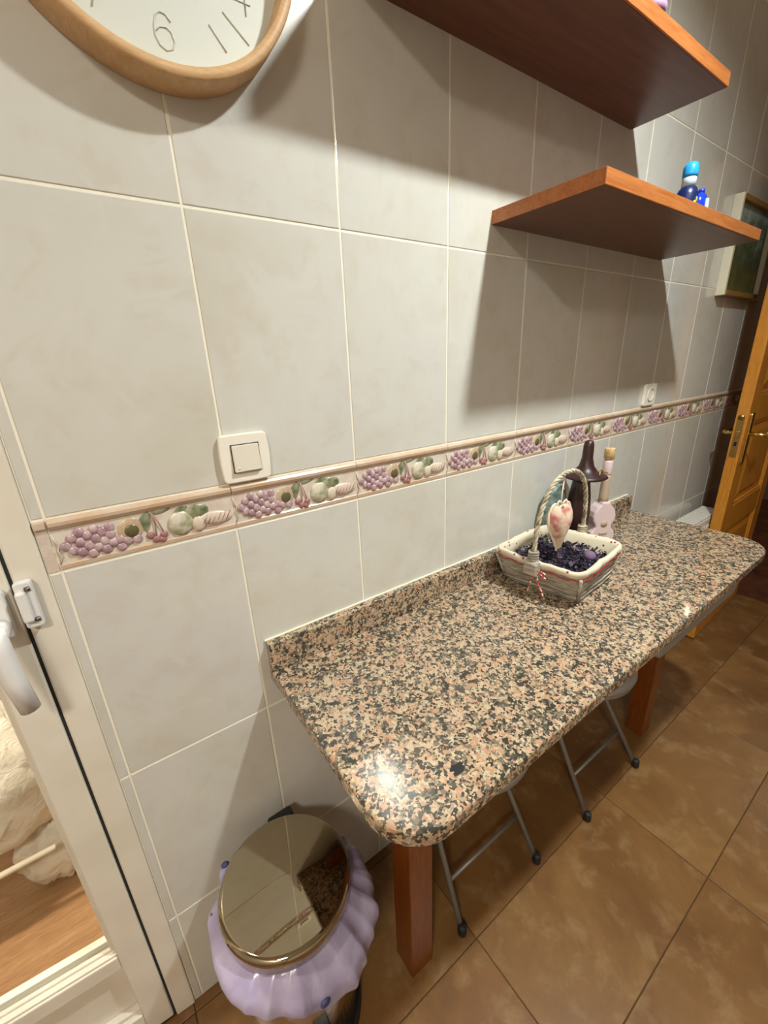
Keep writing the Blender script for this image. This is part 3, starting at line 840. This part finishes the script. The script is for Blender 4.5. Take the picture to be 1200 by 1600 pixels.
for x in (rx0 + .06, rx1 - .06):
    q = MB(); q.box((x - .012, -.024, rz0 + .05), (x + .012, -.0005, rz0 + .09), m_rad, .002); q.build('bracket', rd)

# ------------------------------------------------------------------ open pine door
HX, HY = 2.945, -.134; LX, LY = 2.295, -.152
ang = math.atan2(HY - LY, HX - LX)
DM = Matrix.Translation((LX, LY, 0)) @ Matrix.Rotation(ang, 4, 'Z')     # local x along the leaf, local y into the thickness (away from the room)
DW, DT, DH = .65, .042, 2.035


def P(q):
    q.v = [tuple(DM @ Vector(p)) for p in q.v]; return q


pd = empty('door_2', (LX + DW / 2, LY + .03, 0), 'open honey pine door with recessed panels and brass lever', None, None, 'structure')
q = MB(); q.box((0, 0, .008), (.105, DT, DH), m_door, .003); P(q).build('door_stile', pd)
q = MB(); q.box((DW - .105, 0, .008), (DW, DT, DH), m_door, .003); P(q).build('door_stile', pd)
for z0, z1, nm in ((.008, .20, 'bottom_rail'), (.56, .68, 'lock_rail'), (1.06, 1.17, 'middle_rail'), (DH - .12, DH, 'top_rail')):
    q = MB(); q.box((.105, .001, z0), (DW - .105, DT - .001, z1), m_door, .002); P(q).build(nm, pd)
for z0, z1 in ((.20, .56), (.68, 1.06), (1.17, DH - .12)):
    q = MB(); x0, x1 = .105, DW - .105
    q.box((x0, .014, z0), (x1, DT - .014, z1), m_door)
    for e, f in ((.0, 'a'),):
        vs = []
        for k, y in ((.012, .014), (.055, .004)):
            vs += [(x0 + k, y, z0 + k), (x1 - k, y, z0 + k), (x1 - k, y, z1 - k), (x0 + k, y, z1 - k)]
        q.add(vs, [(4, 5, 6, 7), (0, 1, 5, 4), (1, 2, 6, 5), (2, 3, 7, 6), (3, 0, 4, 7)], m_door)
    q.box((x0, .004, z0), (x1, .014, z0 + .012), m_door, .002); q.box((x0, .004, z1 - .012), (x1, .014, z1), m_door, .002)
    q.box((x0, .004, z0), (x0 + .012, .014, z1), m_door, .002); q.box((x1 - .012, .004, z0), (x1, .014, z1), m_door, .002)
    P(q).build('door_panel', pd)
HZ = 1.015
q = MB(); q.box((-.0015, .010, HZ - .095), (.001, .034, HZ + .075), m_brassd, .0004)
q.lathe([(0, 0), (.012, 0), (.012, .002), (0, .002)], m_brassd, (0, 0, 0), 16, Matrix.Translation((.0005, .022, HZ + .072)) @ Matrix.Rotation(-PI / 2, 4, 'Y'))
P(q); lk = q.build('lock_plate', pd)
q = MB(); q.box((-.009, .014, HZ - .012), (.0, .030, HZ + .016), m_brassd, .003); P(q).build('latch_bolt', lk)
q = MB(); q.box((-.0022, .017, HZ - .048), (-.0012, .027, HZ - .030), m_key); P(q).build('keyhole', lk)
for s_, y0 in ((-1, 0), (1, DT)):
    q = MB(); q.prism(rectpts(.032, .068, HZ - .13, HZ + .09, .014, 5), y0, y0 + s_ * .006, m_brass, .002); P(q); pl = q.build('handle_plate', pd)
    q = MB()
    yb = y0 + s_ * .006; L = .034 if s_ > 0 else .052
    q.tube([(.05, yb - s_ * .004, HZ), (.05, yb + s_ * L * .8, HZ), (.058, yb + s_ * L, HZ), (.095, yb + s_ * (L + .002), HZ + .002), (.155, yb + s_ * (L - .006), HZ - .002)], [.0085, .0075, .0085, .0085, .0065], m_brass, 12)
    P(q).build('lever', pl)

# ------------------------------------------------------------------ basket and its contents
BK = empty('gift_basket', (1.05, -.15, .785), 'grey bark basket lined with red-dotted white cloth, twisted cane handle', 'basket')
top = [(.886, -.046), (.912, -.276), (1.156, -.246), (1.122, -.034)]
bot = [(.926, -.052), (.957, -.250), (1.136, -.234), (1.098, -.042)]


def ring(poly, r, n=5, z=0.0, jit=0.0, grow=0.0):
    C_ = Vector((sum(p[0] for p in poly) / 4, sum(p[1] for p in poly) / 4)); out = []
    pts_ = []
    for i in range(4):
        a, b, c_ = Vector(poly[i - 1]), Vector(poly[i]), Vector(poly[(i + 1) % 4])
        u = (a - b).normalized(); v_ = (c_ - b).normalized()
        for k in range(n + 1):
            t_ = k / n; pts_.append((1 - t_) ** 2 * (b + u * r) + 2 * t_ * (1 - t_) * b + t_ ** 2 * (b + v_ * r))
        # mid-side points
        L = (c_ - b).length
        for k in range(1, 8): pts_.append((b + v_ * r) * (1 - k / 8) + (c_ - v_ * r) * (k / 8))
    for i, p in enumerate(pts_):
        d = (p - C_).normalized(); p = p + d * (grow + jit * noise.noise(Vector((p.x * 22, p.y * 22, z * 20))))
        out.append((p.x, p.y, z))
    return out


def loft(q, rings, m, smooth=True):
    n = len(rings[0]); vs = [p for r in rings for p in r]; fs = []
    for j in range(len(rings) - 1):
        for i in range(n):
            i2 = (i + 1) % n; fs.append((j * n + i, j * n + i2, (j + 1) * n + i2, (j + 1) * n + i))
    q.add(vs, fs, m, smooth)


def lerp(t_): return [(b[0] + (a[0] - b[0]) * t_, b[1] + (a[1] - b[1]) * t_) for a, b in zip(top, bot)]


q = MB()
R0 = ring(bot, .02, z=.7856)
loft(q, [R0, ring(lerp(.3), .02, z=.814, jit=.004), ring(lerp(.6), .02, z=.842, jit=.004), ring(lerp(.9), .025, z=.872)], m_bark)
q.add(R0, [tuple(range(len(R0)))], m_bark); q.build('bark_body', BK)
for i in range(4):     # thin willow strips running round the sides
    q = MB(); z = .798 + i * .017; t_ = (z - .785) / .10
    q.tube(ring(lerp(t_), .02, z=z, grow=.0015, jit=.002), .0022, m_bark, 5, True); q.build('willow_strip', BK)
for i in range(4):
    q = MB(); a, b = bot[i], lerp(.95)[i]; c_ = (1.05, -.15)
    d = (Vector(a) - Vector(c_)).normalized() * -.004
    q.tube([(a[0] + d.x, a[1] + d.y, .787), (b[0] + d.x, b[1] + d.y, .870)], .004, m_bark, 7); q.build('corner_post', BK)
# cloth liner: outside skirt, rolled brim, inner wall
q = MB()
rg = []
for (t_, z, g) in ((.84, .867, .003), (.90, .871, .005), (.98, .879, .007), (1.0, .886, .006), (1.0, .889, .001), (1.0, .887, -.005), (.97, .880, -.010), (.8, .858, -.013), (.60, .836, -.014)):
    r_ = ring(lerp(t_), .038, z=z, grow=g, jit=.004)
    rg.append([(x, y, zz + .0035 * noise.noise(Vector((x * 45, y * 45, 0)))*1.5) for x, y, zz in r_])
loft(q, rg, m_cloth); q.build('cloth_liner', BK)
q = MB(); base_ = ring(lerp(.86), .032, z=.866, grow=.006)
zz = [(x, y, .8655 + .003 * math.sin(i * 2.4)) for i, (x, y, _) in enumerate(base_)]
q.tube(zz, .0014, m_redt, 5, True); q.build('red_thread', BK)
# handle: three twisted canes around an arc in the basket's middle
hA, hB = Vector((.892, -.160, .864)), Vector((1.147, -.136, .864)); apex = 1.085
path = []
NH = 110
for i in range(NH + 1):
    t_ = i / NH; a = PI * t_
    e = abs(math.cos(a)) ** .9 * (1 if math.cos(a) > 0 else -1)
    xm = (hA.x + hB.x) / 2 - e * (hB.x - hA.x) / 2 + .006 * math.sin(a)
    path.append(Vector((xm, hA.y + (hB.y - hA.y) * t_, .864 + (apex - .864) * math.sin(a) ** .72)))
for s_ in range(3):
    q = MB(); pp = []
    for i, p in enumerate(path):
        tg = (path[min(i + 1, NH)] - path[max(i - 1, 0)]).normalized(); up = Vector((0, 1, 0)); sd = tg.cross(up).normalized()
        ph = i * .62 + s_ * 2 * PI / 3; rr = .0034
        pp.append(p + rr * (math.cos(ph) * up + math.sin(ph) * sd))
    q.tube(pp, .0031, m_cord, 6); q.build('handle_cane', BK)
for c_, ax in ((hA, -1), (hB, 1)):     # wrapped foot of the handle
    q = MB()
    for k in range(7): q.tube([(c_.x + ax * .000 + .0095 * math.cos(a * PI / 6), c_.y + .0105 * math.sin(a * PI / 6), (.874 if ax < 0 else .868) + k * .0062 + .001 * math.sin(a)) for a in range(12)], .0034, m_bark if ax < 0 else m_cord, 6, True)
    q.build('handle_wrap', BK)
q = MB(); q.prism([(.876, .856), (.886, .850), (.898, .856), (.900, .884), (.888, .892), (.876, .884)], -.143, -.180, m_bark, .004); q.build('bark_patch', BK)
# twine bow on the side facing the camera
q = MB(); b0 = Vector((.886, -.176, .866))
for s_, L, dz in ((1, .030, .010), (-1, .030, .006)):
    q.tube([b0 + Vector((-.006 * math.sin(a * PI / 8), -s_ * L * math.sin(a * PI / 16) * 1.0, dz * math.sin(a * PI / 8) - .004 * math.sin(a * PI / 16))) for a in range(17)], .0018, m_twine, 6)
for s_, L in ((1, .022), (-1, .010)):
    q.tube([b0, b0 + Vector((-.010, -s_ * L * .6, -.020)), b0 + Vector((-.008, -s_ * L * 1.1, -.044)), b0 + Vector((-.010, -s_ * L * 1.5, -.058))], .0019, m_twine, 6)
q.ball(b0, .0042, m_twine, 8); q.build('twine_bow', BK)

# potpourri and ball
q = MB(); random.seed(3)
inner = lerp(.8)


def inside(u, v_):
    a, b, c_, d = [Vector(p) for p in inner]
    return (a * (1 - u) + d * u) * (1 - v_) + (b * (1 - u) + c_ * u) * v_


for i in range(620):
    u, v_ = random.uniform(.10, .90), random.uniform(.10, .90); p = inside(u, v_)
    z = .858 + random.uniform(-.012, .012) + .010 * noise.noise(Vector((p.x * 30, p.y * 30, 1)))
    s_ = random.uniform(.004, .0095)
    Mx = Matrix.Translation((p.x, p.y, z)) @ Matrix.Rotation(random.uniform(0, 6.3), 4, 'Z') @ Matrix.Rotation(random.uniform(-1.3, 1.3), 4, 'X') @ Matrix.Rotation(random.uniform(-1, 1), 4, 'Y')
    vs = [Mx @ Vector(k) for k in ((-s_, 0, 0), (-s_ * .3, -s_ * .6, s_ * .35), (s_ * .7, -s_ * .5, 0), (s_, 0, s_ * .4), (s_ * .5, s_ * .6, -s_ * .1), (-s_ * .4, s_ * .55, s_ * .3), (0, 0, -s_ * .2))]
    q.add(vs, [(0, 1, 6), (1, 2, 6), (2, 3, 6), (3, 4, 6), (4, 5, 6), (5, 0, 6)], m_pot)
Rb = ring(lerp(.55), .03, z=.840, grow=-.016); q.add(Rb, [tuple(range(len(Rb)))], m_pot)
o = q.build('potpourri', None, (1.05, -.15, .79)); tag(o, 'dark purple dried potpourri filling the basket', 'potpourri', None, 'stuff')
q = lump((1.058, -.212, .868), (.0145, .0145, .0135), m_ball, 1.0, 20, 12, .05, 4, -1, .05); tag(q.build('scented_ball'), 'mauve scented ball lying on the potpourri', 'ball')

# hanging cloth heart
hc = Vector((1.000, -.152, 0)); hz0, hz1 = .880, 1.010
ht = empty('cloth_heart', (hc.x, hc.y, hz0), 'small padded rose-print cloth heart hanging from the basket handle', 'ornament')
hp = []
for k in range(40):
    a = 2 * PI * k / 40
    x = 16 * math.sin(a) ** 3; z = 13 * math.cos(a) - 5 * math.cos(2 * a) - 2 * math.cos(3 * a) - math.cos(4 * a)
    hp.append((x / 17 * .040, (z + 17) / 29 * (hz1 - hz0)))
HR = Matrix.Translation((hc.x, hc.y, hz0)) @ Matrix.Rotation(math.radians(-10), 4, 'Z')
q = MB(); vs = []; fs = []; K = len(hp); NR = 7
cz_ = .080
for s_ in (-1, 1):
    o_ = len(vs)
    for j in range(NR + 1):
        t_ = j / NR
        for (x, z) in hp:
            vs.append(HR @ Vector((x * t_, s_ * .025 * (1 - t_ ** 2.2) ** .6, cz_ + (z - cz_) * t_)))
    for j in range(NR):
        for k in range(K):
            k2 = (k + 1) % K; fs.append((o_ + j * K + k, o_ + j * K + k2, o_ + (j + 1) * K + k2, o_ + (j + 1) * K + k))
q.add(vs, fs, m_heart, True); q.build('heart_cushion', ht)
q = MB(); q.tube([HR @ Vector((x * 1.02, .0012 * math.sin(i * 2.5), cz_ + (z - cz_) * 1.02)) for i, (x, z) in enumerate(hp)], .0028, m_lace, 5, True); q.build('lace_edge', ht)
q = MB(); q.tube([HR @ Vector((0, 0, .105)), (1.010, -.146, 1.04), (1.022, -.142, 1.085)], .0016, m_lace, 6); q.build('hanging_cord', ht)
q = MB()
for s_ in (-1, 1): q.tube([HR @ Vector((s_ * .016 * math.sin(a * PI / 8), -.004, .128 + .010 * math.sin(a * PI / 4))) for a in range(9)], .0025, m_lace, 5)
q.build('cord_bow', ht)

# ------------------------------------------------------------------ ornaments behind the basket
bx_, by_ = 1.352, -.080
gb = empty('ceramic_bottle', (bx_, by_, .785), 'pale pink guitar-shaped ceramic bottle with cork, behind the basket', 'bottle')
prof = [(.0, .0), (.034, .0), (.040, .006), (.042, .022), (.040, .036), (.031, .046), (.027, .054), (.030, .064), (.036, .074), (.038, .088), (.035, .104), (.026, .118), (.016, .128), (.013, .136)]
out = [(x, z) for x, z in prof[1:]] + [(-x, z) for x, z in reversed(prof[1:])]
GM = Matrix.Translation((bx_, by_, .7855)) @ Matrix.Rotation(math.radians(-28), 4, 'Z')
q = MB(); q.prism(out, -.021, .021, m_pink, .006, M=GM, seg=4); q.build('bottle_body', gb)
q = MB(); q.lathe([(.015, .130), (.014, .150), (.0128, .200), (.0122, .232)], m_neck, tuple(GM.translation), 24); q.build('bottle_neck', gb)
q = MB(); q.lathe([(.0130, .222), (.0140, .226), (.0140, .262), (.0125, .266)], m_pink, tuple(GM.translation), 24); q.build('neck_collar', gb)
q = MB(); q.lathe([(.0115, .262), (.0118, .270), (.0150, .272), (.0150, .300), (.0140, .303), (0, .303)], m_cork, tuple(GM.translation), 24); q.build('cork', gb)
q = MB(); q.lathe([(.0, .0), (.011, .0), (.011, .001), (0, .001)], m_neck, (0, 0, 0), 20, GM @ Matrix.Translation((0, -.0212, .064)) @ RX)
q.box((-.014, -.024, .030), (.014, -.0205, .036), m_neck, .001, GM); q.build('sound_hole', gb)

wx, wy = 1.226, -.072
wn = empty('bell_ornament', (wx, wy, .785), 'dark brown glossy bell-shaped ornament with gold cord, left of the pink bottle', 'ornament')
q = MB(); q.lathe([(.0, 0), (.030, 0), (.034, .006), (.034, .13), (.030, .18), (.024, .222), (.020, .232)], m_wine, (wx, wy, .7855), 32); q.build('ornament_body', wn)
q = MB(); q.lathe([(.020, .232), (.056, .232), (.061, .236), (.056, .241), (.034, .250), (.021, .266), (.0150, .290), (.0142, .325), (.0115, .338), (0, .343)], m_wine, (wx + .010, wy - .004, .7855), 36); q.build('bell_top', wn)
q = MB(); q.tube([(wx + .010, wy - .046, 1.032), (wx + .030, wy - .036, 1.042), (wx + .050, wy - .034, 1.035), (wx + .066, wy - .024, 1.027), (wx + .080, wy - .034, 1.024)], .0018, m_gold, 6)
q.ball((wx + .062, wy - .026, 1.030), .0035, m_gold, 8); q.build('gold_cord', wn)

tx, ty = 1.160, -.036
tv = empty('glass_flask', (tx, ty, .785), 'small grey-teal glass flask with silver studs, behind the basket handle', 'flask')
q = MB(); q.prism([(-.038 + tx, .7855), (.034 + tx, .7855), (.042 + tx, .84), (.042 + tx, .93), (.034 + tx, .975), (.014 + tx, 1.002), (-.012 + tx, 1.006), (-.034 + tx, .985), (-.044 + tx, .94), (-.044 + tx, .84)], ty - .014, ty + .014, m_teal, .005, seg=3); q.build('flask_body', tv)
for x, z in ((.002, 1.003), (.016, .988), (-.018, .945), (-.002, .940), (.014, .934)):
    q = MB(); q.ball((tx + x, ty - .015, z), (.0055, .004, .0055), m_silver, 10); q.build('silver_stud', tv)


# ------------------------------------------------------------------ lamps: table and terrace fittings, plus added fill lights
def downlight(loc, r, power, c, lab):
    l_ = empty('ceiling_downlight', (loc[0], loc[1], 2.47), lab, 'ceiling lamp')
    em = mat('lamp_glow_%d' % len(MATS), (255, 255, 255), .5, emit=c, es=power)
    q = MB(); q.lathe([(r + .001, 2.486), (r + .002, 2.463), (r + .012, 2.463), (r + .020, 2.480), (r + .020, 2.4995), (.0, 2.4995)], m_white, (loc[0], loc[1], 0), 40, cap=False); q.build('lamp_ring', l_)
    q = MB(); q.lathe([(r, 2.484), (r, loc[2]), (0, loc[2] - .0005)][1:], em, (loc[0], loc[1], 0), 32, cap=False)
    q.f = [f[::-1] for f in q.f]; q.build('lamp_disc', l_)


downlight(LAMP_A, .050, POW_A, (247, 253, 250), 'round bright downlight in the ceiling above the table')
downlight(FILL_B, .200, POW_B, (255, 246, 231), 'wide round fill light added in the ceiling behind the viewer')
downlight((-.50, .24, 2.485), .08, POW_T, (255, 238, 214), 'round downlight in the terrace ceiling beyond the glass door')
downlight((4.2, -.45, 2.485), .08, 90.0, (255, 236, 210), 'round fill light added in the hall ceiling beyond the doorway')  # added light, only there to brighten the hall past the pine door
